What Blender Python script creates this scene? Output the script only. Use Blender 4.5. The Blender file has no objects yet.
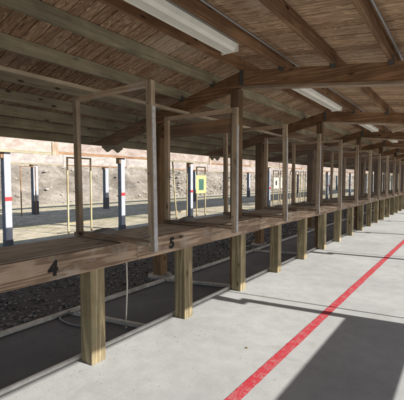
import bpy, bmesh, math, random
from math import radians, sin, cos, tan, atan, pi, floor
from mathutils import Vector, Matrix, noise
random.seed(7)
S = bpy.context.scene
C = S.collection

# ---------------------------------------------------------------- helpers
def tag(o, label=None, cat=None, group=None, kind=None):
    if label: o['label'] = label
    if cat: o['category'] = cat
    if group: o['group'] = group
    if kind: o['kind'] = kind
    return o
def thing(name, loc, label, cat, group=None):
    o = bpy.data.objects.new(name, None); C.objects.link(o)
    o.location = loc; o.empty_display_size = .2
    return tag(o, label, cat, group)
class MB:
    """collects shapes given in world coordinates; build() links them as one mesh object"""
    def __init__(self): self.bm = bmesh.new()
    def hexa(self, p):
        v = [self.bm.verts.new(q) for q in p]
        for f in ((0,3,2,1),(4,5,6,7),(0,1,5,4),(1,2,6,5),(2,3,7,6),(3,0,4,7)):
            self.bm.faces.new([v[i] for i in f])
        return self
    def box(self, x0, x1, y0, y1, z0, z1):
        if x0 > x1: x0, x1 = x1, x0
        if y0 > y1: y0, y1 = y1, y0
        return self.hexa([(x0,y0,z0),(x1,y0,z0),(x1,y1,z0),(x0,y1,z0),(x0,y0,z1),(x1,y0,z1),(x1,y1,z1),(x0,y1,z1)])
    def slope(self, x0, x1, zb0, zb1, y0, y1, h):      # beam along x, its underside going from zb0 to zb1
        return self.hexa([(x0,y0,zb0),(x1,y0,zb1),(x1,y1,zb1),(x0,y1,zb0),(x0,y0,zb0+h),(x1,y0,zb1+h),(x1,y1,zb1+h),(x0,y1,zb0+h)])
    def beam(self, a, b, w, h, up=(0,0,1)):            # square bar between two points
        a, b = Vector(a), Vector(b); d = (b-a).normalized(); u = Vector(up)
        if abs(d.dot(u)) > .95: u = Vector((1,0,0))
        s = d.cross(u).normalized()*w/2; t = s.cross(d).normalized()*h/2
        return self.hexa([a-s-t, b-s-t, b+s-t, a+s-t, a-s+t, b-s+t, b+s+t, a+s+t])
    def tube(self, pts, r, n=8):
        pts = [Vector(p) for p in pts]; rings = []
        for i, p in enumerate(pts):
            d = (pts[min(i+1, len(pts)-1)] - pts[max(i-1, 0)]).normalized()
            u = Vector((0,0,1)) if abs(d.z) < .9 else Vector((1,0,0))
            s = d.cross(u).normalized(); t = s.cross(d)
            rings.append([self.bm.verts.new(p + r*(cos(2*pi*k/n)*s + sin(2*pi*k/n)*t)) for k in range(n)])
        for a, b in zip(rings, rings[1:]):
            for k in range(n):
                f = self.bm.faces.new([a[k], a[(k+1)%n], b[(k+1)%n], b[k]]); f.smooth = True
        self.bm.faces.new(rings[0]); self.bm.faces.new(list(reversed(rings[-1])))
        return self
    def lathe(self, cx, cy, prof, n=20):               # prof: (r, z)
        rings = [[self.bm.verts.new((cx+r*cos(2*pi*k/n), cy+r*sin(2*pi*k/n), z)) for k in range(n)] for r, z in prof]
        for a, b in zip(rings, rings[1:]):
            for k in range(n): self.bm.faces.new([a[k], a[(k+1)%n], b[(k+1)%n], b[k]])
        self.bm.faces.new(list(reversed(rings[0]))); self.bm.faces.new(rings[-1])
        return self
    def build(self, name, mat, parent=None, bevel=0):
        bmesh.ops.recalc_face_normals(self.bm, faces=self.bm.faces)
        if bevel:
            bmesh.ops.bevel(self.bm, geom=[e for e in self.bm.edges], offset=bevel, segments=1, affect='EDGES')
        if parent:
            # matrix_world is not evaluated yet: climb the parents by their own locations
            off = Vector((0,0,0)); p = parent
            while p: off += p.location; p = p.parent
            for v in self.bm.verts: v.co -= off
        me = bpy.data.meshes.new(name); self.bm.to_mesh(me); self.bm.free()
        me.materials.append(mat)
        o = bpy.data.objects.new(name, me); C.objects.link(o)
        if parent: o.parent = parent
        return o

# ---------------------------------------------------------------- materials
def newmat(name, rough=.8, spec=.3):
    m = bpy.data.materials.new(name); m.use_nodes = True
    nt = m.node_tree; b = nt.nodes['Principled BSDF']
    b.inputs['Roughness'].default_value = rough
    b.inputs['Specular IOR Level'].default_value = spec
    return m, nt, b
def N(nt, t, **kw):
    n = nt.nodes.new(t)
    for k, v in kw.items():
        if hasattr(n, k) and k not in n.inputs: setattr(n, k, v)
        else: n.inputs[k].default_value = v
    return n
def L(nt, a, b): nt.links.new(a, b)
def ramp(nt, src, stops):
    r = nt.nodes.new('ShaderNodeValToRGB'); e = r.color_ramp.elements
    while len(e) < len(stops): e.new(.5)
    for el, (p, c) in zip(e, stops):
        el.position = p; el.color = (c, c, c, 1) if isinstance(c, (int, float)) else (*c, 1)
    L(nt, src, r.inputs[0]); return r.outputs[0]
def mix(nt, fac, a, b, mode='MIX'):
    m = nt.nodes.new('ShaderNodeMix'); m.data_type = 'RGBA'; m.blend_type = mode
    for i, v in ((0, fac), (6, a), (7, b)):
        s = m.inputs[i]
        if isinstance(v, (int, float)): s.default_value = v if i == 0 else (v, v, v, 1)
        elif isinstance(v, tuple): s.default_value = (*v, 1)
        else: L(nt, v, s)
    return m.outputs[2]
def coords(nt, scale=(1,1,1), rand=True):
    tc = nt.nodes.new('ShaderNodeTexCoord'); mp = nt.nodes.new('ShaderNodeMapping')
    mp.inputs['Scale'].default_value = scale
    if rand:
        oi = nt.nodes.new('ShaderNodeObjectInfo')
        mu = nt.nodes.new('ShaderNodeVectorMath'); mu.operation = 'MULTIPLY'
        L(nt, oi.outputs['Random'], mu.inputs[0]); mu.inputs[1].default_value = (37, 53, 71)
        ad = nt.nodes.new('ShaderNodeVectorMath'); ad.operation = 'ADD'
        L(nt, tc.outputs['Object'], ad.inputs[0]); L(nt, mu.outputs[0], ad.inputs[1])
        L(nt, ad.outputs[0], mp.inputs[0])
    else: L(nt, tc.outputs['Object'], mp.inputs[0])
    return mp.outputs[0]
def noise_tex(nt, v, scale, detail=6, rough=.6, dist=0):
    n = N(nt, 'ShaderNodeTexNoise', Scale=scale, Detail=detail, Roughness=rough, Distortion=dist)
    L(nt, v, n.inputs['Vector']); return n.outputs[0]
def bump(nt, b, h, strength=.3, dist=.005):
    bp = N(nt, 'ShaderNodeBump', Strength=strength, Distance=dist)
    L(nt, h, bp.inputs['Height']); L(nt, bp.outputs[0], b.inputs['Normal'])

def wood(name, dark, light, axis, knots=True, var=.25, rough=.8, grain=1.0, stain=None, ring=.35, freq=38):
    m, nt, b = newmat(name, rough, .25)
    sc = [8, 8, 8]; sc[axis] = .42
    v = coords(nt, tuple(sc))
    tcs = coords(nt, (1, 1, 1))
    big = noise_tex(nt, v, 1.1, 2, .4, .35)
    # growth rings: sine of a stretched, distorted field
    mm = N(nt, 'ShaderNodeMath', operation='MULTIPLY'); L(nt, big, mm.inputs[0]); mm.inputs[1].default_value = freq
    sn = N(nt, 'ShaderNodeMath', operation='SINE'); L(nt, mm.outputs[0], sn.inputs[0])
    rings = ramp(nt, sn.outputs[0], [(0, .1), (.3, .6), (.7, .9), (1, 1)])
    sc2 = [90, 90, 90]; sc2[axis] = 3
    fine = noise_tex(nt, coords(nt, tuple(sc2)), 1, 5, .7)
    g = mix(nt, 1-ring, rings, fine)
    g2 = ramp(nt, g, [(.5-.38/grain, 0), (.5+.33/grain, 1)])
    col = mix(nt, g2, dark, light)
    blot = ramp(nt, noise_tex(nt, tcs, 2.3, 4, .6), [(.35, .62), (.65, 1.1)])
    col = mix(nt, .8, col, blot, 'MULTIPLY')
    if stain:
        st = ramp(nt, noise_tex(nt, tcs, 5, 5, .7), [(.5, 0), (.68, .7)])
        col = mix(nt, st, col, stain)
    sc3 = [46, 46, 46]; sc3[axis] = 1.3
    ck = ramp(nt, noise_tex(nt, coords(nt, tuple(sc3)), 1, 4, .6, .3), [(.60, 0), (.70, .75)])
    col = mix(nt, ck, col, tuple(c*.4 for c in dark))
    if knots:
        sk = [7, 7, 7]; sk[axis] = 2.6
        vo = N(nt, 'ShaderNodeTexVoronoi', Scale=1.0); L(nt, coords(nt, tuple(sk)), vo.inputs['Vector'])
        k = ramp(nt, vo.outputs['Distance'], [(.06, 1), (.12, .25), (.17, 0)])
        col = mix(nt, k, col, tuple(c*.25 for c in dark))
    oi = nt.nodes.new('ShaderNodeObjectInfo')
    rv = ramp(nt, oi.outputs['Random'], [(0, 1-var), (1, 1+var*.4)])
    col = mix(nt, 1.0, col, rv, 'MULTIPLY')
    L(nt, col, b.inputs['Base Color'])
    bump(nt, b, g, .5, .004)
    return m
M = {}
for a, n in enumerate('xyz'):
    M['brown_'+n] = wood('rafter_brown_'+n, (.17,.085,.042), (.42,.25,.135), a)
    M['grey_'+n] = wood('weathered_grey_lumber_'+n, (.27,.235,.15), (.52,.455,.31), a, var=.3, ring=.2)
    M['post_'+n] = wood('treated_pine_'+n, (.15,.115,.065), (.50,.41,.25), a, stain=(.20,.19,.12), ring=.38, freq=44)
    M['frame_'+n] = wood('frame_lumber_'+n, (.30,.20,.13), (.62,.48,.34), a, ring=.25, stain=(.42,.38,.33))
    M['bench_'+n] = wood('bench_lumber_'+n, (.13,.08,.052), (.50,.375,.27), a, stain=(.38,.34,.29), grain=1.0, freq=48, ring=.42)
    M['pale_'+n] = wood('pale_lumber_'+n, (.46,.36,.24), (.70,.58,.42), a, knots=False)
    M['yellow_'+n] = wood('new_yellow_pine_'+n, (.48,.35,.18), (.66,.53,.33), a, knots=False, var=.15)
M['top'] = wood('bench_top_boards', (.32,.27,.21), (.62,.55,.46), 1, stain=(.56,.51,.44), ring=.2)
M['upright'] = wood('front_upright_lumber', (.34,.24,.16), (.64,.52,.38), 2, ring=.3, stain=(.50,.44,.36))  # paler lumber for the front uprights
M['tallpost'] = wood('brown_post', (.12,.075,.04), (.25,.16,.09), 2)

def flat(name, col, rough=.6, spec=.3, nscale=12, amt=.25, metallic=0, bmp=.2):
    m, nt, b = newmat(name, rough, spec)
    v = coords(nt)
    n = noise_tex(nt, v, nscale, 6, .65)
    r = ramp(nt, n, [(.3, 1-amt), (.7, 1+amt*.4)])
    L(nt, mix(nt, 1.0, col, r, 'MULTIPLY'), b.inputs['Base Color'])
    b.inputs['Metallic'].default_value = metallic
    bump(nt, b, n, bmp, .003); return m
def postpaint():
    m, nt, b = newmat('chipped_white_paint', .8, .25)
    a = noise_tex(nt, coords(nt, (14, 14, 2.2)), 1, 6, .7); c2 = noise_tex(nt, coords(nt, (30, 30, 12)), 1, 6, .75)
    c = mix(nt, ramp(nt, a, [(.3,0),(.7,1)]), (.32,.34,.39), (.50,.51,.54))
    c = mix(nt, ramp(nt, c2, [(.60,0),(.66,.8)]), c, (.17,.155,.14))
    L(nt, c, b.inputs['Base Color']); bump(nt, b, c2, .3, .003); return m
M['white'] = postpaint()
M['red'] = flat('red_paint', (.55,.05,.05), .6)
M['black'] = flat('dark_base_tone', (.08,.088,.105), .6)
M['galv'] = flat('galvanised_metal', (.20,.20,.20), .55, metallic=.5)
M['conduit'] = flat('steel_conduit', (.34,.34,.34), .5, metallic=.7, amt=.1)
M['hanger'] = flat('dull_hanger_metal', (.13,.125,.12), .6, metallic=.3)
M['light_body'] = flat('cream_fixture_enamel', (.84,.82,.72), .45, amt=.12, nscale=4)
M['diffuser'] = flat('ribbed_acrylic_diffuser', (.90,.88,.78), .35, .5, amt=.12, nscale=5)
M['bag'] = flat('dark_grey_sandbag_cloth', (.26,.25,.24), .95, nscale=60, amt=.5, bmp=.8)
M['pipe'] = flat('white_pvc', (.66,.65,.62), .45, amt=.25)
M['rope'] = flat('off_white_rope', (.62,.60,.54), .9, nscale=90)
M['hose'] = flat('grey_hose', (.20,.20,.20), .6)
M['yellow_paper'] = flat('yellow_target_board', (.56,.50,.20), .8, amt=.1)
M['paper'] = flat('cream_target_paper', (.58,.51,.44), .85, amt=.1)
M['ink_green'] = flat('dark_green_ink', (.06,.14,.11), .8, amt=.5)
M['ink'] = flat('black_stencil_paint', (.012,.012,.012), .75)
M['collar'] = flat('footing_concrete', (.34,.33,.31), .9)
M['plastic_edge'] = flat('pale_strip', (.50,.49,.50), .7, amt=.35, nscale=25)
M['covering'] = flat('brown_roof_covering', (.07,.05,.04), .9, amt=.5)
M['edge'] = flat('pale_edging', (.50,.48,.43), .85, amt=.5, nscale=9)
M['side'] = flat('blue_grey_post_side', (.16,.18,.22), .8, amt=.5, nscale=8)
M['brass'] = flat('speck_brass', (.35,.25,.09), .4, metallic=.8)

def screen():
    m, nt, b = newmat('dusty_clear_screen', .5, .3)
    v = coords(nt); n = noise_tex(nt, v, 3, 5, .6)
    b.inputs['Base Color'].default_value = (.22,.22,.22,1)
    L(nt, ramp(nt, n, [(.3,.03),(.7,.10)]), b.inputs['Alpha']); return m
M['screen'] = screen()
# concrete walkway with its worn surface
def concrete():
    m, nt, b = newmat('broom_finished_concrete', .85, .25)
    v = coords(nt, rand=False)
    big = noise_tex(nt, v, .8, 5, .6); mid = noise_tex(nt, v, 6, 6, .65); fine = noise_tex(nt, v, 160, 3, .7)
    c = mix(nt, ramp(nt, big, [(.35, 0), (.65, 1)]), (.31,.318,.315), (.378,.385,.378))
    c = mix(nt, .55, c, ramp(nt, mid, [(.3, .80), (.6, 1.05)]), 'MULTIPLY')
    c = mix(nt, .9, c, ramp(nt, fine, [(.3, .66), (.6, 1.1)]), 'MULTIPLY')
    st = ramp(nt, noise_tex(nt, v, 2.2, 8, .75, .6), [(.52, 0), (.70, .5)])
    c = mix(nt, st, c, (.25,.245,.225))
    sp = N(nt, 'ShaderNodeTexVoronoi', Scale=3.1); L(nt, v, sp.inputs['Vector'])
    spot = ramp(nt, sp.outputs['Distance'], [(.02, .45), (.045, 0)])
    c = mix(nt, spot, c, (.16,.15,.13))
    # drip stains along the bench side
    L(nt, c, b.inputs['Base Color'])
    hb = mix(nt, .5, mid, fine); bump(nt, b, hb, .35, .004); return m
M['concrete'] = concrete()
def redline():
    m, nt, b = newmat('worn_red_line_paint', .75, .3)
    v = coords(nt, rand=False)
    n1 = noise_tex(nt, v, 14, 8, .75); n2 = noise_tex(nt, v, 120, 3, .8); 
    f = mix(nt, .5, n1, n2)
    w = ramp(nt, f, [(.40, 1), (.52, 0)])
    c = mix(nt, ramp(nt, n1, [(.3,0),(.7,1)]), (.30,.014,.028), (.42,.028,.042))
    c = mix(nt, mix(nt, .3, w, 0.0), c, (.42,.24,.23))
    L(nt, c, b.inputs['Base Color']); bump(nt, b, n2, .3, .003); return m
M['redline'] = redline()
def asphalt():
    m, nt, b = newmat('dark_drainage_mat', .75, .35)
    v = coords(nt, rand=False)
    n1 = noise_tex(nt, v, 1.5, 5, .6); n2 = noise_tex(nt, v, 90, 4, .7)
    c = mix(nt, ramp(nt, n1, [(.3,0),(.7,1)]), (.075,.077,.088), (.125,.128,.14))
    c = mix(nt, .6, c, ramp(nt, n2, [(.3,.6),(.7,1.3)]), 'MULTIPLY')
    L(nt, c, b.inputs['Base Color']); bump(nt, b, n2, .4, .004); return m
M['asphalt'] = asphalt()
def dirt():
    m, nt, b = newmat('range_ground', .95, .15)
    v = coords(nt, rand=False)
    n1 = noise_tex(nt, v, .35, 6, .65); n2 = noise_tex(nt, v, 3.2, 8, .7); n3 = noise_tex(nt, v, 38, 5, .75)
    sand = mix(nt, ramp(nt, n2, [(.35,0),(.65,1)]), (.31,.265,.19), (.60,.53,.40))
    green = mix(nt, ramp(nt, n1, [(.48,0),(.66,.6)]), sand, (.25,.255,.13))
    c = mix(nt, .65, green, ramp(nt, n3, [(.3,.55),(.62,1.15)]), 'MULTIPLY')
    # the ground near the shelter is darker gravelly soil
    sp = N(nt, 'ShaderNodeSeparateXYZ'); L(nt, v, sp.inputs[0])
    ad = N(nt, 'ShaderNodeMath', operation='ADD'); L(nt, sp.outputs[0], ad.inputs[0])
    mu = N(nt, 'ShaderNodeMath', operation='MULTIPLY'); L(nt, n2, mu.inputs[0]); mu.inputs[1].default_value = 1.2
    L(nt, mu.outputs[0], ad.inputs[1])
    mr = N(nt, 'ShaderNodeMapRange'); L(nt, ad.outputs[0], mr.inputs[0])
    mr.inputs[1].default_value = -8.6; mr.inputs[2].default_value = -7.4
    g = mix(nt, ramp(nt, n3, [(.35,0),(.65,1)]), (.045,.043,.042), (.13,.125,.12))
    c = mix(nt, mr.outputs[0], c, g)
    # unseen ground past the slab, added pale to bounce light under the roof
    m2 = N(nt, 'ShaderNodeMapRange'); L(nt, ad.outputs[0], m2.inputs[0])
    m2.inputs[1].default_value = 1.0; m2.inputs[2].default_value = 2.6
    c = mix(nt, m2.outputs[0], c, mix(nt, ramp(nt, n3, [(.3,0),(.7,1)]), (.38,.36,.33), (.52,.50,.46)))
    L(nt, c, b.inputs['Base Color'])
    bump(nt, b, mix(nt, .5, n2, n3), .8, .03); return m
M['dirt'] = dirt()
def hillmat():
    m, nt, b = newmat('berm_soil', .95, .1)
    v = coords(nt, rand=False)
    n1 = noise_tex(nt, v, .5, 7, .7); n2 = noise_tex(nt, v, 5, 8, .75); n3 = noise_tex(nt, v, 22, 4, .7)
    c = mix(nt, ramp(nt, n1, [(.38,0),(.62,1)]), (.22,.19,.155), (.43,.385,.33))
    c = mix(nt, .75, c, ramp(nt, n2, [(.32,.55),(.6,1.1)]), 'MULTIPLY')
    c = mix(nt, ramp(nt, n3, [(.54,0),(.62,.8)]), c, (.13,.105,.07))
    L(nt, c, b.inputs['Base Color']); bump(nt, b, n2, 1, .12); return m
M['hill'] = hillmat()
def stonemat(name, a, c2):
    m, nt, b = newmat(name, .9, .2)
    g = nt.nodes.new('ShaderNodeNewGeometry')
    v = coords(nt, rand=False); n = noise_tex(nt, v, 30, 4, .7)
    c = mix(nt, g.outputs['Random Per Island'], a, c2)
    c = mix(nt, .5, c, ramp(nt, n, [(.3,.6),(.7,1.2)]), 'MULTIPLY')
    L(nt, c, b.inputs['Base Color']); return m
M['gravel'] = stonemat('grey_brown_gravel', (.04,.04,.042), (.27,.27,.27))
M['rock'] = stonemat('pale_riprap', (.20,.18,.15), (.46,.42,.36))
M['grass'] = stonemat('dry_grass_blades', (.16,.18,.06), (.42,.36,.18))
def deckmat():
    m, nt, b = newmat('rough_roof_boards', .9, .15)
    g = nt.nodes.new('ShaderNodeNewGeometry')
    tc = nt.nodes.new('ShaderNodeTexCoord')
    mu = nt.nodes.new('ShaderNodeVectorMath'); mu.operation = 'MULTIPLY'; L(nt, g.outputs['Random Per Island'], mu.inputs[0]); mu.inputs[1].default_value = (19, 7, 3)
    ad = nt.nodes.new('ShaderNodeVectorMath'); ad.operation = 'ADD'; L(nt, tc.outputs['Object'], ad.inputs[0]); L(nt, mu.outputs[0], ad.inputs[1])
    def mp(sc):
        q = nt.nodes.new('ShaderNodeMapping'); q.inputs['Scale'].default_value = sc; L(nt, ad.outputs[0], q.inputs[0]); return q.outputs[0]
    a = noise_tex(nt, mp((1.1, 8, 1)), 1.3, 3, .5, .9)
    mm = N(nt, 'ShaderNodeMath', operation='MULTIPLY'); L(nt, a, mm.inputs[0]); mm.inputs[1].default_value = 60
    sn = N(nt, 'ShaderNodeMath', operation='SINE'); L(nt, mm.outputs[0], sn.inputs[0])
    rings = ramp(nt, sn.outputs[0], [(0, .25), (.6, .8), (1, 1)])
    fine = noise_tex(nt, mp((4, 70, 70)), 1, 6, .75)
    gg = ramp(nt, mix(nt, .6, rings, fine), [(.25, 0), (.75, 1)])
    c = mix(nt, gg, (.27,.165,.095), (.70,.51,.34))
    tone = ramp(nt, g.outputs['Random Per Island'], [(0, (.74,.68,.64)), (.5, (.92,.90,.88)), (1, (1.06,1.03,1.0))])
    c = mix(nt, 1.0, c, tone, 'MULTIPLY')
    cr = ramp(nt, noise_tex(nt, mp((1.2, 30, 30)), 1, 5, .65, .4), [(.59, 0), (.68, .7)])
    c = mix(nt, cr, c, (.09,.05,.03))
    st = ramp(nt, noise_tex(nt, coords(nt, rand=False), 1.4, 5, .65), [(.5, 0), (.72, .55)])
    c = mix(nt, st, c, (.58,.49,.38))
    L(nt, c, b.inputs['Base Color']); bump(nt, b, gg, .7, .006); return m
M['deck'] = deckmat()
M['sheet'] = flat('stained_corrugated_sheet', (.34,.30,.22), .8, amt=.5)
def bafflemat(name, a, c2):
    m, nt, b = newmat(name, .9, .15)
    v = coords(nt, (1, 1.2, 2.5)); n1 = noise_tex(nt, v, 2.4, 8, .75); n2 = noise_tex(nt, v, 11, 6, .75)
    c = mix(nt, ramp(nt, n1, [(.4,0),(.62,1)]), a, c2)
    c = mix(nt, ramp(nt, n2, [(.54,0),(.66,.6)]), c, (.30,.24,.2))
    oi = nt.nodes.new('ShaderNodeObjectInfo')
    c = mix(nt, 1.0, c, ramp(nt, oi.outputs['Random'], [(0,(.82,.80,.80)),(1,(1,1,1))]), 'MULTIPLY')
    L(nt, c, b.inputs['Base Color']); bump(nt, b, n2, .3, .004); return m
M['baffle'] = bafflemat('weathered_baffle_plywood', (.32,.25,.21), (.48,.42,.37))
M['baffle_far'] = bafflemat('grey_baffle_plywood', (.34,.31,.30), (.54,.48,.43))

# ---------------------------------------------------------------- the ground and the walkway
G = -.10                                       # level of the ground beyond the slab
def grid(name, x0, x1, y0, y1, nx, ny, fz, mat):
    me = bpy.data.meshes.new(name)
    vs = [(x0+(x1-x0)*i/nx, y0+(y1-y0)*j/ny) for j in range(ny+1) for i in range(nx+1)]
    me.from_pydata([(x, y, fz(x, y)) for x, y in vs], [], [(j*(nx+1)+i, j*(nx+1)+i+1, (j+1)*(nx+1)+i+1, (j+1)*(nx+1)+i) for j in range(ny) for i in range(nx)])
    me.materials.append(mat); me.shade_smooth()
    o = bpy.data.objects.new(name, me); C.objects.link(o); return o
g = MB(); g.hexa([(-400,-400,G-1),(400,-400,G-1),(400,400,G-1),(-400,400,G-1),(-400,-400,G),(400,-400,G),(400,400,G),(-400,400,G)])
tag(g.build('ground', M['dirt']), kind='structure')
w = MB(); w.box(-2.545, 2.2, -6, 42, G-.15, 0)
tag(w.build('walkway', M['concrete']), kind='structure')
w = MB(); w.hexa([(-3.72,-6,G-.1),(-2.55,-6,G-.1),(-2.55,42,G-.1),(-3.72,42,G-.1),(-3.72,-6,G+.012),(-2.55,-6,G+.012),(-2.55,42,G+.012),(-3.72,42,G+.012)])
tag(w.build('drainage_path', M['asphalt']), kind='structure')
w = MB()
def lx(y): return -1.245 + .0125*y
ys = [-3+.03*q for q in range(500)] + [12+.5*q for q in range(60)]
ea = [w.bm.verts.new((lx(y)-.045+.004*noise.noise((y*3,0,0))+.003*noise.noise((y*17,0,0)), y, .004)) for y in ys]
eb = [w.bm.verts.new((lx(y)+.045+.004*noise.noise((y*3,5,0))+.003*noise.noise((y*17,5,0)), y, .004)) for y in ys]
for q in range(len(ys)-1): w.bm.faces.new([ea[q], eb[q], eb[q+1], ea[q+1]])
tag(w.build('painted_safety_line', M['redline']), kind='structure')
o = thing('edging_board', (-3.76, 0, G), 'long pale timber edging between the dark strip and the gravel', 'edging')
for k in range(12):
    e = MB(); y = -3.0+3.6*k; e.box(-3.79+.008*(k%3), -3.735+.008*(k%3), y, y+3.585, G, G+.05); e.build('board', M['edge'], o)
o = MB().tube([(-2.575, -4, .0)] + [(-2.575+.003*sin(y), y, .002+.003*sin(y*1.7)) for y in range(-3, 30)], .024, 10).build('drain_pipe', M['pipe'])
tag(o, 'white plastic pipe running along the edge of the concrete slab', 'pipe')

# berm behind the range
def hz(x, y):
    foot = -22.4 + .7*noise.noise((y*.2, 3, 0))
    d = max(0, foot - x)
    return G - .03 + min(d*.62, 9 + 1.2*noise.noise((y*.07, 1, 5))) + min(d, 1)*(.55*noise.noise((x*.5, y*.5, 0)) + .28*noise.noise((x*1.4, y*1.4, 4)) + .13*noise.noise((x*3.4, y*3.4, 9)))
tag(grid('hill', -43, -21.6, -25, 110, 85, 460, hz, M['hill']), kind='structure')
def stones(name, pts, mat, lab, cat, squash=.7):
    vs, fs = [], []
    base = bmesh.new(); bmesh.ops.create_icosphere(base, subdivisions=1, radius=1)
    bv = [v.co.copy() for v in base.verts]; bf = [[v.index for v in f.verts] for f in base.faces]; base.free()
    for (x, y, z, r) in pts:
        off = len(vs); a = random.uniform(0, 6.28); sx, sy = random.uniform(.7, 1.3), random.uniform(.7, 1.3)
        for c in bv:
            q = random.uniform(.78, 1.15)*r; X, Y = c.x*q*sx, c.y*q*sy
            vs.append((x + X*cos(a)-Y*sin(a), y + X*sin(a)+Y*cos(a), z + c.z*q*squash))
        fs += [[i+off for i in f] for f in bf]
    me = bpy.data.meshes.new(name); me.from_pydata(vs, [], fs); me.materials.append(mat)
    o = bpy.data.objects.new(name, me); C.objects.link(o); return tag(o, lab, cat, kind='stuff')
pts = []
for i in range(30000):
    y = random.uniform(0, 1)**1.6*22 + .2; x = random.uniform(-8.4, -3.82)
    r = random.choice((.006, .008, .010, .013, .016, .024))*(1 if y < 7 else 1.5)
    if i % 25 == 0: x = -3.82 + random.random()**2*1.2; r = random.uniform(.003, .008)
    pts.append((x, y, G + r*.25 + (.012 if x > -3.72 else 0), r))
stones('gravel', pts, M['gravel'], 'dark loose gravel lying in the shade behind the bench', 'gravel')
pts = []
for i in range(1500):
    y = random.uniform(.6, 14); x = -2.50 + abs(random.gauss(0, .45)); r = random.uniform(.0012, .0035)
    pts.append((x, y, r*.5, r))
stones('grit', pts, M['gravel'], 'fine grit scattered over the concrete walkway', 'grit')
pts = []
for i in range(2600):
    y = random.uniform(5, 60); t = random.random()**1.5
    if y < 27 and random.random() < .85: continue
    if noise.noise((y*.15, t*2, 1)) < -.2: continue
    x = -22.3 - t*6; r = random.uniform(.04, .2); pts.append((x, y, hz(x, y)+r*.2, r))
stones('riprap', pts, M['rock'], 'pale broken rocks scattered over the foot of the earth berm', 'rocks')
# thin dry grass on the sunlit ground
vs, fs = [], []
for i in range(26000):
    x = random.uniform(-19.5, -8.6); y = random.uniform(2.5, 32)
    if noise.noise((x*.7, y*.7, 2)) < .05: continue
    h = random.uniform(.012, .045); a = random.uniform(0, 6.28); w_ = .006
    dx, dy = cos(a)*w_, sin(a)*w_; lx_, ly_ = random.uniform(-.02, .02), random.uniform(-.02, .02)
    k = len(vs); vs += [(x-dx, y-dy, G), (x+dx, y+dy, G), (x+lx_, y+ly_, G+h)]; fs.append((k, k+1, k+2))
me = bpy.data.meshes.new('grass'); me.from_pydata(vs, [], fs); me.materials.append(M['grass'])
o = bpy.data.objects.new('grass', me); C.objects.link(o); tag(o, 'sparse dry grass on the sunlit range ground', 'grass', kind='stuff')

# ---------------------------------------------------------------- the shelter
T0, SP, NT = .73, 3.57, 12                      # trusses at y = T0 + SP*k
TY = [T0 + SP*k for k in range(-1, NT)]
XR, ZR = -2.45, 2.97                           # ridge, height of the rafter top there
SL, SR = .24, -.125
XL, XE = -5.86, 1.28                           # eaves
def rz(x): return ZR + (SL*(x-XR) if x < XR else SR*(x-XR))      # rafter top = purlin underside
shelter = thing('range_shelter', (-2.4, 0, 0), 'long open timber shelter with a low gable roof over the bench and walkway', 'shelter')
RH, RT = .2, .09
TZ = 2.17
for k, y in enumerate(TY):
    r_ = MB(); ya_, yb_ = y-RT/2, y+RT/2
    prof_ = [(XR, ZR-RH), (XR, ZR), (-5.7, rz(-5.7)), (-5.7, rz(-5.7)-.03), (-5.12, rz(-5.12)-RH)]
    A_ = [r_.bm.verts.new((px_, ya_, pz_)) for px_, pz_ in prof_]; B_ = [r_.bm.verts.new((px_, yb_, pz_)) for px_, pz_ in prof_]
    r_.bm.faces.new(A_); r_.bm.faces.new(list(reversed(B_)))
    for q in range(5): r_.bm.faces.new([A_[q], B_[q], B_[(q+1) % 5], A_[(q+1) % 5]])
    r_.build('rafter', M['brown_x'], shelter)
    MB().slope(XR+.002, XE-.06, ZR-RH, rz(XE-.06)-RH, y-RT/2, y+RT/2, RH).build('rafter', M['brown_x'], shelter)
    # lighter flange board nailed along the underside of the near-level rafter
    MB().slope(XR+.002, XE-.06, ZR-RH-.036, rz(XE-.06)-RH-.036, y-RT/2-.012, y+RT/2+.012, .034).build('rafter_flange', M['frame_x'], shelter)
    MB().box(-2.625, -2.50, y-.06, y+.07, -.05+G, rz(-2.62)-RH+.01).build('post', M['tallpost'], shelter, .006)
    MB().box(-4.10, -3.93, y-.085, y+.085, G-.1, rz(-4.1)-RH+.01).build('post', M['tallpost'], shelter, .006)
    MB().box(1.13, 1.23, y+.05, y+.15, 0, rz(1.23)-RH+.006).build('post', M['tallpost'], shelter, .006)
    MB().lathe(-4.015, y, [(.20, G-.03), (.20, G+.03), (.17, G+.045)]).build('footing_collar', M['collar'], shelter)
    MB().box(-3.928, -2.627, y-.04, y+.04, TZ, TZ+.185).build('tie_beam', M['brown_x'], shelter)
    if k < 7:                                   # metal hangers that hold the purlins on this rafter
        for x in (-1.88, -1.25, -.65, -.05, .55):
            MB().box(x-.028, x+.028, y-RT/2-.05, y-RT/2-.001, rz(x)-.035, rz(x)+.05).build('purlin_hanger', M['hanger'], shelter)
        for x in (-2.93, -3.5): MB().box(x-.028, x+.028, y-RT/2-.04, y-RT/2-.001, rz(x)-.03, rz(x)+.05).build('purlin_hanger', M['hanger'], shelter)
        MB().box(XR-.03, XR+.02, y-RT/2-.018, y-RT/2-.001, ZR-.19, ZR+.0).build('joint_plate', M['hanger'], shelter)
PX = [-2.93, -3.5, -4.08, -4.55, -4.97, -5.36, -5.78, XR, -1.88, -1.25, -.65, -.05, .55, 1.12]
far = {'g': MB(), 'b': MB()}
for k in range(len(TY)-1):
    a, b_ = TY[k], TY[k+1]
    for i, x in enumerate(PX):
        grey = x < XR-.1
        off = random.uniform(-.012, .012)
        a2, b2 = a + .002, b_ - .002
        if k < 7: MB().box(x-.02+off, x+.02+off, a2, b2, rz(x)+.001, rz(x)+.14).build('purlin', M['grey_y' if grey else 'brown_y'], shelter)
        else: far['g' if grey else 'b'].box(x-.02+off, x+.02+off, a2, b2, rz(x)+.001, rz(x)+.14)
fo = far['g'].build('distant_purlins', M['grey_y'], shelter); fo['kind'] = 'stuff'
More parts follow.
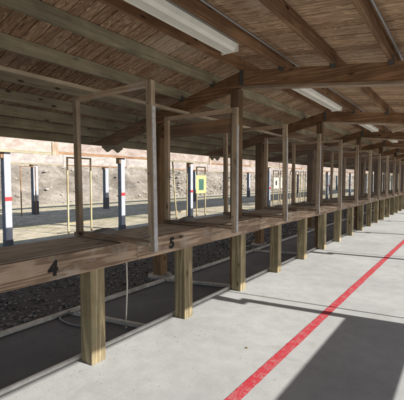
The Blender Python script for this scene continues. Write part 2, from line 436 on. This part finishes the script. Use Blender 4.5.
fo = far['b'].build('distant_purlins', M['brown_y'], shelter); fo['kind'] = 'stuff'
# corrugated roof sheets, ridges running down the slopes
y0, y1 = TY[0]-.5, TY[-1]+.6
def sheet(name, xa, xb, pitch, amp, ya, yb, lift=.142, fz=None):
    ny = int((yb-ya)/pitch*8); nx = max(2, int(abs(xb-xa)/.6)); vs, fs = [], []
    for j in range(ny+1):
        y = ya + (yb-ya)*j/ny; t = (y-ya)/pitch
        z = amp*(1+sin(2*pi*t)) + .012*noise.noise((y*.8, 2, 2))
        for i in range(nx+1):
            x = xa+(xb-xa)*i/nx
            vs.append((x+2.4, y, (fz(x) if fz else rz(x))+lift+z+.004*noise.noise((x*3, y*4, 0))))
    for j in range(ny):
        for i in range(nx):
            q = j*(nx+1)+i; fs.append((q, q+1, q+nx+2, q+nx+1))
    me = bpy.data.meshes.new(name); me.from_pydata(vs, [], fs); me.materials.append(M['sheet']); me.shade_smooth()
    o = bpy.data.objects.new(name, me); C.objects.link(o); o.parent = shelter
    md = o.modifiers.new('thick', 'SOLIDIFY'); md.thickness = .003; md.offset = 1
    return o
# grooved sheathing boards laid from ridge to eave: shallow rebates leave dark lines on the underside
def decking(xa, xb):
    b = MB(); y = y0
    while y < y1:
        w_ = random.uniform(.105, .135); gp = random.uniform(.005, .013); d0 = random.uniform(.1415, .145)
        b.hexa([(xa,y,rz(xa)+d0),(xb-.001,y,rz(xb)+d0),(xb-.001,y+w_-gp,rz(xb)+d0),(xa,y+w_-gp,rz(xa)+d0),
                (xa,y,rz(xa)+.160),(xb-.001,y,rz(xb)+.160),(xb-.001,y+w_-gp,rz(xb)+.160),(xa,y+w_-gp,rz(xa)+.160)])
        y += w_
    o = b.build('roof_deck', M['deck'], shelter)
    c = MB(); c.hexa([(xa,y0,rz(xa)+.1615),(xb-.001,y0,rz(xb)+.1615),(xb-.001,y1+.1,rz(xb)+.1615),(xa,y1+.1,rz(xa)+.1615),
                      (xa,y0,rz(xa)+.18),(xb-.001,y0,rz(xb)+.18),(xb-.001,y1+.1,rz(xb)+.18),(xa,y1+.1,rz(xa)+.18)])
    c.build('roof_covering', M['covering'], shelter)
decking(-5.92, XR); decking(XR, XE)
MB().beam((XR, y0, ZR+.19), (XR, y1, ZR+.19), .3, .02).build('ridge_cap', M['galv'], shelter)
# sagging wide-wave sheet ends hanging below the eave
for yc, w_ in ((4.93, .27), (8.72, .27)):
    b = MB(); n = 24; rows = []
    for i in range(n+1):
        y = yc-w_+2*w_*i/n; zb = 2.105 + .035*cos(2*pi*(i/n)*2) + .02*abs(i/n-.5)
        rows.append([b.bm.verts.new(p) for p in ((-5.935, y, zb), (-5.925, y, zb), (-5.925, y, 2.29), (-5.935, y, 2.29))])
    for p, q in zip(rows, rows[1:]):
        for c in range(4): b.bm.faces.new([p[c], p[(c+1)%4], q[(c+1)%4], q[c]])
    b.bm.faces.new(rows[0]); b.bm.faces.new(list(reversed(rows[-1])))
    b.build('scalloped_flashing', M['sheet'], shelter)
for k in range(1, len(TY)):                     # light rail under the rafters
    MB().box(-3.44, -3.38, TY[k-1]+.06, TY[k]-.01, 2.487, 2.527).build('hanging_rail', M['pale_y'], shelter)
for x, z0 in ((-1.775, rz(-1.775)+.085), (-.585, rz(-.585)+.085)):
    MB().tube([(x, TY[0], z0)] + [(x+.004*sin(y*2), y, z0+.003*sin(y)) for y in [TY[0]+q*.9 for q in range(1, 40)]], .011, 6).build('conduit', M['conduit'], shelter)
for k in (1, 2, 3, 4):  # thin unseen poles added beside the columns for their line shadows
    MB().tube([(1.1, TY[k]+.32, 0), (1.1, TY[k]+.32, rz(1.1)+.1)], .012, 8).build('shadow_pole', M['conduit'], shelter)
# diagonal knee brace at the second truss
for y in (TY[3], TY[4]):
    MB().beam((-1.15, y-.07, 2.44), (-.45, y-.07, rz(-.45)-.02), .05, .06).build('brace', M['pale_x'], shelter)
# unseen board added on the outer columns to cast the walkway shadow
o = thing('shadow_board', (1.19, 2, 1.1), 'unseen plywood board added between the outer columns to shade the walkway', 'board')
MB().box(1.17, 1.19, TY[0], TY[2]+.06, 1.05, 1.49).build('panel', M['baffle_far'], o)
MB().box(1.192, 1.23, TY[0], TY[2]+.05, 1.2, 1.24).build('rail', M['grey_y'], o)

# fluorescent fixtures
ordn = ['nearest', 'second', 'third', 'fourth', 'fifth', 'sixth', 'seventh', 'eighth']
for i, ye in enumerate((3.27, 7.2, 10.9, 14.5, 18.1)):
    t = thing('light_fixture', (-2.03, ye-1.2, 2.85),
        ['unlit cream strip light nearest the camera, running out of the top of the picture', 'unlit cream strip light seen just past the first roof truss',
         'unlit cream strip light seen below the second roof truss', 'small unlit cream strip light fourth along the ridge', 'tiny unlit cream strip light farthest along the ridge'][i],
        'light fixture', 'unlit strip lights along the ridge')
    ys_, zt = ye-2.44, 2.875
    MB().box(-2.115, -1.955, ys_, ye, zt+.035, zt+.075).build('housing', M['light_body'], t, .004)
    d = MB(); prof = [(-2.135, zt+.034), (-2.12, zt-.012), (-2.085, zt-.034), (-1.985, zt-.034), (-1.95, zt-.012), (-1.935, zt+.034)]
    A = [d.bm.verts.new((x, ys_+.01, z)) for x, z in prof]; B = [d.bm.verts.new((x, ye-.01, z)) for x, z in prof]
    for k in range(5): d.bm.faces.new([A[k], A[k+1], B[k+1], B[k]])
    d.bm.faces.new([A[5], A[0], B[0], B[5]]); d.bm.faces.new(A); d.bm.faces.new(list(reversed(B)))
    d.build('diffuser', M['diffuser'], t)
    e = MB(); 
    for xx in (-2.083, -1.987): e.box(xx-.004, xx+.004, ys_+.02, ye-.02, zt-.039, zt-.0345)
    e.build('diffuser_rib', M['light_body'], t)
    for yy in (ys_-.012, ye-.011):
        MB().box(-2.138, -1.932, yy, yy+.022, zt-.038, zt+.05).build('end_cap', M['light_body'], t, .004)
    e = MB()
    for yy in (ys_+.4, ye-.4): e.box(-2.04, -2.02, yy-.01, yy+.01, zt+.076, rz(-2.03)+.135)
    e.build('mounting_strap', M['hanger'], t)

# ---------------------------------------------------------------- the shooting bench
bench = thing('shooting_bench', (-2.6, 2, 0), 'long brown timber shooting bench marked 4 and 5 on its front board', 'bench')
PS = 1.19; PY = [1.73 + PS*k for k in range(-2, 30)]
for k, y in enumerate(PY):
    j = random.uniform(-.008, .008)
    MB().box(-2.515, -2.371, y, y+.142, G if k % 2 else -.002, .925).build('leg', M['post_z'], bench, .005)
    MB().box(-2.93, -2.516, y+.05, y+.09, .79, .925).build('cross_bearer', M['bench_x'], bench)
yb = 2.2-2*2.38; edges = [yb]
while edges[-1] < PY[-1]: edges.append(edges[-1]+2.38)
for k, (a, b_) in enumerate(zip(edges, edges[1:])):
    off = .003*(k % 2)
    MB().box(-2.370, -2.332+off, a+.002, b_-.002, .79-.004*(k % 3), .966-off).build('front_board', M['bench_y'], bench, .003)
    MB().box(-2.975, -2.937, a+.002, b_-.002, .80, .925).build('back_board', M['bench_y'], bench, .003)
    for q in range(3):
        xa = -2.378 - .2*q
        MB().box(xa-.194, xa, a+.003+.0*q, b_-.003, .9265, .9655-.002*q+random.uniform(-.001,.001)).build('top_board', M['top'], bench, .003)
def numeral(txt, y, z, size):
    cu = bpy.data.curves.new('numeral', 'FONT'); cu.body = txt; cu.size = size; cu.extrude = .0012; cu.align_x = 'CENTER'; cu.shear = .08; cu.offset = .007
    tmp = bpy.data.objects.new('tmp', cu); C.objects.link(tmp)
    bpy.context.view_layer.update()
    me = bpy.data.meshes.new_from_object(tmp.evaluated_get(bpy.context.evaluated_depsgraph_get()))
    bpy.data.objects.remove(tmp)
    me.transform(Matrix(((0,0,1,0),(1,0,0,0),(0,1,0,0),(0,0,0,1))))
    me.materials.clear(); me.materials.append(M['ink'])
    o = bpy.data.objects.new('numeral', me); C.objects.link(o); o.parent = bench
    o.location = Vector((-2.3275, y, z)) - bench.location; o['label'] = 'black painted numeral ' + txt
numeral('4', 1.385, .825, .14); numeral('5', 2.665, .825, .14)

# divider frames that stand across the bench
def divider(y, lab, dz, lean):
    t = thing('divider_frame', (-2.5, y, .97), lab, 'divider frame', 'timber divider frames standing across the bench')
    zt = 2.28+dz; w, d = .06, .044
    MB().box(-2.99, -1.99, y-.045, y+.045, .968, 1.004).build('sill', M['bench_x'], t, .003)
    for nm, x0, zb in (('upright', -2.99, 1.0045), ('upright', -2.04, .925)):
        if x0 > -2.5: xx, yo = x0+.022, 0
        else: xx, yo = x0, 0
        b = MB(); b.hexa([(xx,y-d/2,zb),(xx+w,y-d/2,zb),(xx+w,y+d/2,zb),(xx,y+d/2,zb),
                          (xx+lean,y-d/2,zt),(xx+w+lean,y-d/2,zt),(xx+w+lean,y+d/2,zt),(xx+lean,y+d/2,zt)])
        b.build(nm, M['upright'] if x0 > -2.5 else M['frame_z'], t, .002)
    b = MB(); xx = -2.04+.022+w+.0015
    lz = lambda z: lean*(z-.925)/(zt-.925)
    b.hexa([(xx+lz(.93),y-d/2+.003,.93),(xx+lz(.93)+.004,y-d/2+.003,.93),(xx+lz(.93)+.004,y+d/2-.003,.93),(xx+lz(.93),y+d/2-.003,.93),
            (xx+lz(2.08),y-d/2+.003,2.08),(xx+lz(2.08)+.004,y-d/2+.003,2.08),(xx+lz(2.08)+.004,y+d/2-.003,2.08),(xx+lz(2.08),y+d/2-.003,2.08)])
    b.build('edge_strip', M['plastic_edge'], t)  # paler strip laid over the outer face of the front upright
    MB().box(-2.93+lean, -2.02+lean, y-.019, y+.019, zt-.045, zt-.001).build('top_bar', M['frame_x'], t, .002)
    b = MB(); b.box(-2.929, -2.02, y+.003, y+.005, 1.006, zt-.047).build('dusty_screen', M['screen'], t)
    for zz in (1.05, 1.55, 2.1) if dz >= 0 else (1.1, 2.2):
        MB().box(-2.0+lz(zz)-.006, -2.0+lz(zz)+.006, y-d/2-.006, y-d/2-.0005, zz-.006, zz+.006).build('bolt_head', M['hanger'], t, .001)
    return t
names = ['second','third','fourth','fifth','sixth','seventh','eighth','ninth','tenth','eleventh','twelfth','thirteenth','fourteenth','fifteenth','sixteenth','seventeenth','eighteenth','nineteenth','twentieth','twenty-first','twenty-second','twenty-third','twenty-fourth']
dlabels = ['tall timber divider frame standing between the black numerals 4 and 5', 'timber divider frame on the bench just past the black numeral 5']
for k in range(21):
    y = 2.05 if k == 0 else 3.31 + 1.36*(k-1)
    lab = dlabels[k] if k < 2 else 'timber divider frame, %s one beyond the numeral 4 along the bench' % names[k-1]
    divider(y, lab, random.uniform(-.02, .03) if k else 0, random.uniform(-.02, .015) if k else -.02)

# sandbags on the bench
def bag(x, y, z, L_, W_, H_, rot, lab, seed):
    bm = bmesh.new(); bmesh.ops.create_icosphere(bm, subdivisions=4, radius=1)
    for v in bm.verts:
        c = v.co
        sx = math.copysign(abs(c.x)**.7, c.x); sy = math.copysign(abs(c.y)**.7, c.y); szz = c.z
        n = 1 + .12*noise.noise(c*2.2 + Vector((seed, 0, 0))) + .04*noise.noise(c*7+Vector((0,seed,0)))
        sag = .16*sx*sx
        X, Y, Z = sx*L_/2*n, sy*W_/2*n*(1-.25*abs(sx)**3), (max(szz, -.55)+.55)/1.55*H_*n - sag*H_*.9
        v.co = (X*cos(rot)-Y*sin(rot), X*sin(rot)+Y*cos(rot), max(Z, 0))
    me = bpy.data.meshes.new('sandbag'); bm.to_mesh(me); bm.free(); me.materials.append(M['bag']); me.shade_smooth()
    o = bpy.data.objects.new('sandbag', me); C.objects.link(o); o.location = (x, y, z)
    tag(o, lab, 'sandbag', 'dark sandbags resting on the bench')
bag(-2.80, 2.20, .967, .16, .30, .062, .25, 'dark grey sandbag on the bench beside the frame between numerals 4 and 5', 1)
bag(-2.80, 3.50, .967, .15, .28, .07, .1, 'dark grey sandbag on the bench just past the numeral 5', 5)
bag(-2.80, 4.88, .967, .16, .26, .07, -.2, 'dark grey sandbag on the bench behind the tall brown post', 9)
bag(-2.78, 6.22, .967, .16, .26, .065, .2, 'dark grey sandbag on the bench, fourth along from the numeral 4', 13)
bag(-2.78, 7.58, .967, .16, .26, .065, 0, 'dark grey sandbag on the bench, fifth along from the numeral 4', 17)
bag(-2.78, 8.95, .967, .16, .26, .065, .3, 'dark grey sandbag on the bench, farthest of those in view', 21)

# hoses, rope and pipes under the bench
o = MB().tube([(-2.74, 2.43, .93), (-2.745, 2.44, .8), (-2.76, 2.46, .4), (-2.79, 2.47, .1), (-2.84, 2.50, G+.03), (-2.86, 2.54, G+.022)], .008, 8).build('hanging_rope', M['rope'])
tag(o, 'off-white rope hanging from the underside of the bench by the numeral 4', 'rope')
def smooth(pts, n=8):
    out = []
    P = [Vector(p) for p in pts]
    for i in range(len(P)-1):
        p0, p1, p2, p3 = P[max(i-1,0)], P[i], P[i+1], P[min(i+2, len(P)-1)]
        for k in range(n):
            t = k/n
            out.append(.5*((2*p1)+(-p0+p2)*t+(2*p0-5*p1+4*p2-p3)*t*t+(-p0+3*p1-3*p2+p3)*t**3))
    out.append(P[-1]); return out
z = G+.026
o = MB().tube(smooth([(-3.60,2.44,z+.03),(-3.72,2.36,z),(-3.66,2.25,z),(-3.45,2.22,z),(-3.2,2.28,z),(-3.0,2.34,z),(-2.85,2.2,z),(-2.72,2.3,z),(-2.66,2.7,z),(-2.66,3.4,z)]), .011, 8).build('hose', M['hose'])
tag(o, 'thin grey hose looped on the dark strip behind the nearest bench leg', 'hose')
for (a, b_, lab) in (((-3.70,2.42), (-2.64,2.66), 'pale batten lying across the dark strip beside the looped hose'), ((-3.72,4.12), (-2.64,4.46), 'pale batten lying across the dark strip beyond the numeral 5'),
                     ((-3.72,7.0), (-2.64,7.3), 'pale batten across the dark strip, farthest of the three')):
    o = MB().beam((*a, G+.035), (*b_, G+.035), .045, .04).build('batten', M['edge'])
    tag(o, lab, 'batten', 'battens lying across the dark strip')
t = thing('steel_prop', (-4.3, 7.4, G), 'dark slanted steel prop with a foot plate standing in the gravel', 'prop')
MB().tube([(-4.25, 7.45, G+.02), (-3.92, 7.7, .42)], .018, 8).build('rod', M['galv'], t)
MB().box(-4.40, -4.12, 7.33, 7.55, G-.01, G+.02).build('foot_plate', M['collar'], t)

# ---------------------------------------------------------------- overhead baffles on painted posts
def post_row(name, X, ys, w, z1, band, base_h, panel_z, pm, lab, jb, pw, thick=.05):
    t = thing(name, (X, ys[0], G), lab, 'baffle')
    for i, y in enumerate(ys):
        p = MB().box(X-w/2, X+w/2, y-w/2, y+w/2, G-.02, z1).build('post', M['white'], t, .006)
        if band: MB().box(X-w/2-.003, X+w/2+.003, y-w/2-.003, y+w/2+.003, band, band+.095).build('red_band', M['red'], p)
        MB().box(X-w/2-.006, X+w/2+.006, y-w/2-.006, y+w/2+.006, G-.01, G+base_h).build('dark_base', M['black'], p)  # darker foot, with the near row's roof shade put into its colour
        # sunless side's shade put into blue-grey colour, brown block at its head
        MB().box(X-w/2+.004, X+w/2-.012, y-w/2-.009, y-w/2-.007, G+base_h+.002, z1-.3).build('side_shade', M['side'], p)
        MB().box(X-w/2, X+w/2-.005, y-w/2-.07, y-w/2-.007, z1-.30, z1-.003).build('head_block', M['brown_z'], p)
    a, b_ = ys[0]-pw/2, ys[-1]+pw/2
    k = 0; y = jb
    while y > a: y -= pw
    while y < b_:
        s = random.uniform(-.03, .03)
        MB().box(X+w/2+.004, X+w/2+.004+thick, y+.008, y+pw-.008, panel_z[0]+s, panel_z[1]).build('panel', pm, t)
        MB().box(X+w/2+.004+thick+.003, X+w/2+.03+thick, y-.085, y+.085, panel_z[0]-.10, panel_z[0]+.25 if thick > .045 else panel_z[0]+.9).build('joint_board', M['frame_z'] if thick > .045 else M['baffle_far'], t)
        MB().box(X+w/2+.006, X+w/2+.012+thick, y+.01, y+pw-.01, panel_z[0]+s-.065, panel_z[0]+s-.003).build('bottom_rail', M['brown_y'] if k % 2 else M['grey_y'], t)
        y += pw; k += 1
post_row('overhead_baffle', -8.83, [4.117+3.57*k for k in range(-2, 17)], .155, 2.32, 1.0, .16, (2.24, 5.8), M['baffle'],
         'near row of pale overhead baffle boards on white posts with red bands', 5.31, 3.57)
post_row('overhead_baffle', -16.1, [8.78+4.1*k for k in range(-2, 16)], .22, 2.4, None, .62, (2.24, 2.85), M['baffle_far'],
         'far row of grey-beige overhead baffle boards on white posts with dark bases', 10.25, 4.1, .04)

# ---------------------------------------------------------------- target stands
def stand(X, ya, yb, zt, lab, mat='yellow', th=.04, lean=(0, 0), bar=True, board=None, sag=0, feet=True, name='target_stand', cat='target stand', grp='timber target stands'):
    t = thing(name, (X, (ya+yb)/2, G), lab, cat, grp)
    for y, l in ((ya, lean[0]), (yb, lean[1])):
        MB().beam((X, y, G), (X, y+l, zt-.001), th, th, (1,0,0)).build('upright', M[mat+'_z'], t)
    if bar: MB().beam((X, ya+lean[0]-th/2, zt+th*.5), (X, yb+lean[1]+th/2, zt+th*.5-sag), th, th).build('top_bar', M[mat+'_y'], t)
    MB().beam((X-.045, ya, G+.3), (X-.045, yb, G+.3), th, th).build('lower_bar', M[mat+'_y'], t) if feet else None
    return t
def target(X, ya, yb, z0, z1, mat, parts, lab):
    t = thing('target_board', (X, (ya+yb)/2, z0), lab, 'target', 'target sheets fixed to the stands')
    MB().box(X, X+.012, ya, yb, z0, z1).build('sheet', M[mat], t)
    for (r0, r1, zz0, zz1, m) in parts:
        MB().box(X+.0125, X+.015, ya+(yb-ya)*r0, ya+(yb-ya)*r1, z0+(z1-z0)*zz0, z0+(z1-z0)*zz1).build('printed_mark', M[m], t)
    return t
X = -9.3
stand(X, 6.06, 6.86, 2.13, 'yellow pine target stand, nearest one, seen through the frame by numeral 4')
stand(X, 10.95, 11.62, 2.26, 'yellow pine target stand with a leaning left upright beside the yellow target', lean=(-.24, .02), sag=.02)
stand(X, 12.3, 12.92, 2.04, 'yellow pine stand holding the yellow target with a dark green centre', feet=False)
target(X+.03, 12.2, 12.95, .92, 1.70, 'yellow_paper', [(.26,.74,.18,.80,'ink_green')], 'yellow target board with a dark green square centre')
stand(X, 20.0, 20.75, 2.04, 'pine stand holding the left of two cream paper targets')
target(X+.03, 19.95, 20.72, .98, 1.66, 'paper', [(.38,.62,.3,.7,'ink')], 'left of the two cream paper targets with dark centres')
stand(X, 21.05, 21.75, 2.04, 'pine stand holding the right of two cream paper targets')
target(X+.03, 20.98, 21.66, .98, 1.66, 'paper', [(.38,.62,.3,.7,'ink')], 'right of the two cream paper targets with dark centres')
for i, (a, b_) in enumerate(((22.6, 23.2), (23.6, 24.15), (24.5, 25.05), (25.4, 26.0), (26.5, 27.1), (27.6, 28.2), (28.8, 29.4), (30.2, 30.8))):
    stand(X, a, b_, 2.06, 'bare pine target stand beyond the cream targets, %s of eight' % ['nearest','second','third','fourth','fifth','sixth','seventh','farthest'][i])
stand(-15.7, 7.93, 8.60, 2.08, 'thin weathered brown empty target stand in front of the far baffle row', mat='brown', th=.035, feet=False)

# case-shaped piece standing in for an unidentified dark speck on the slab
x, y = -1.52, 2.73
o = MB().tube([(x, y, .006), (x+.022, y+.012, .006)], .005, 8).build('dark_speck', M['brass'])
tag(o, 'tiny dark speck on the concrete left of the red line, shaped like a brass case', 'speck')

# ---------------------------------------------------------------- light
sv = Vector((1.45, .24, 1)).normalized()
sun = bpy.data.lights.new('sun', 'SUN'); sun.energy = 4.8; sun.angle = radians(.53); sun.color = (1, .96, .90)
so = bpy.data.objects.new('sun', sun); C.objects.link(so); so.rotation_euler = sv.to_track_quat('Z', 'Y').to_euler(); so.location = (30, 5, 20)
wd = bpy.data.worlds.new('World'); S.world = wd; wd.use_nodes = True; nt = wd.node_tree
sky = nt.nodes.new('ShaderNodeTexSky'); sky.sky_type = 'NISHITA'; sky.sun_disc = False
sky.sun_elevation = math.asin(sv.z); sky.sun_rotation = math.atan2(sv.x, sv.y); sky.air_density = 1; sky.dust_density = 1.2
bg = nt.nodes['Background']; nt.links.new(sky.outputs[0], bg.inputs[0]); bg.inputs[1].default_value = .10

# ---------------------------------------------------------------- camera
f, W, Hh = 356., 404., 400.
th, ph = atan(261/f), atan(20/f)
F = Vector((-sin(th)*cos(ph), cos(th)*cos(ph), -sin(ph))); R = Vector((cos(th), sin(th), 0)); U = R.cross(F)
cam = bpy.data.cameras.new('camera'); co = bpy.data.objects.new('camera', cam); C.objects.link(co)
co.matrix_world = Matrix(((R.x,U.x,-F.x,0),(R.y,U.y,-F.y,0),(R.z,U.z,-F.z,1.5),(0,0,0,1)))
cam.sensor_fit = 'HORIZONTAL'; cam.sensor_width = 36; cam.lens = 36*f/W; cam.clip_end = 1500; cam.clip_start = .05
S.camera = co
S.render.engine = 'CYCLES'
S.cycles.max_bounces = 10; S.cycles.transparent_max_bounces = 32; S.cycles.diffuse_bounces = 6
S.view_settings.view_transform = 'Standard'; S.view_settings.look = 'None'
S.view_settings.exposure = .87; S.view_settings.gamma = 1
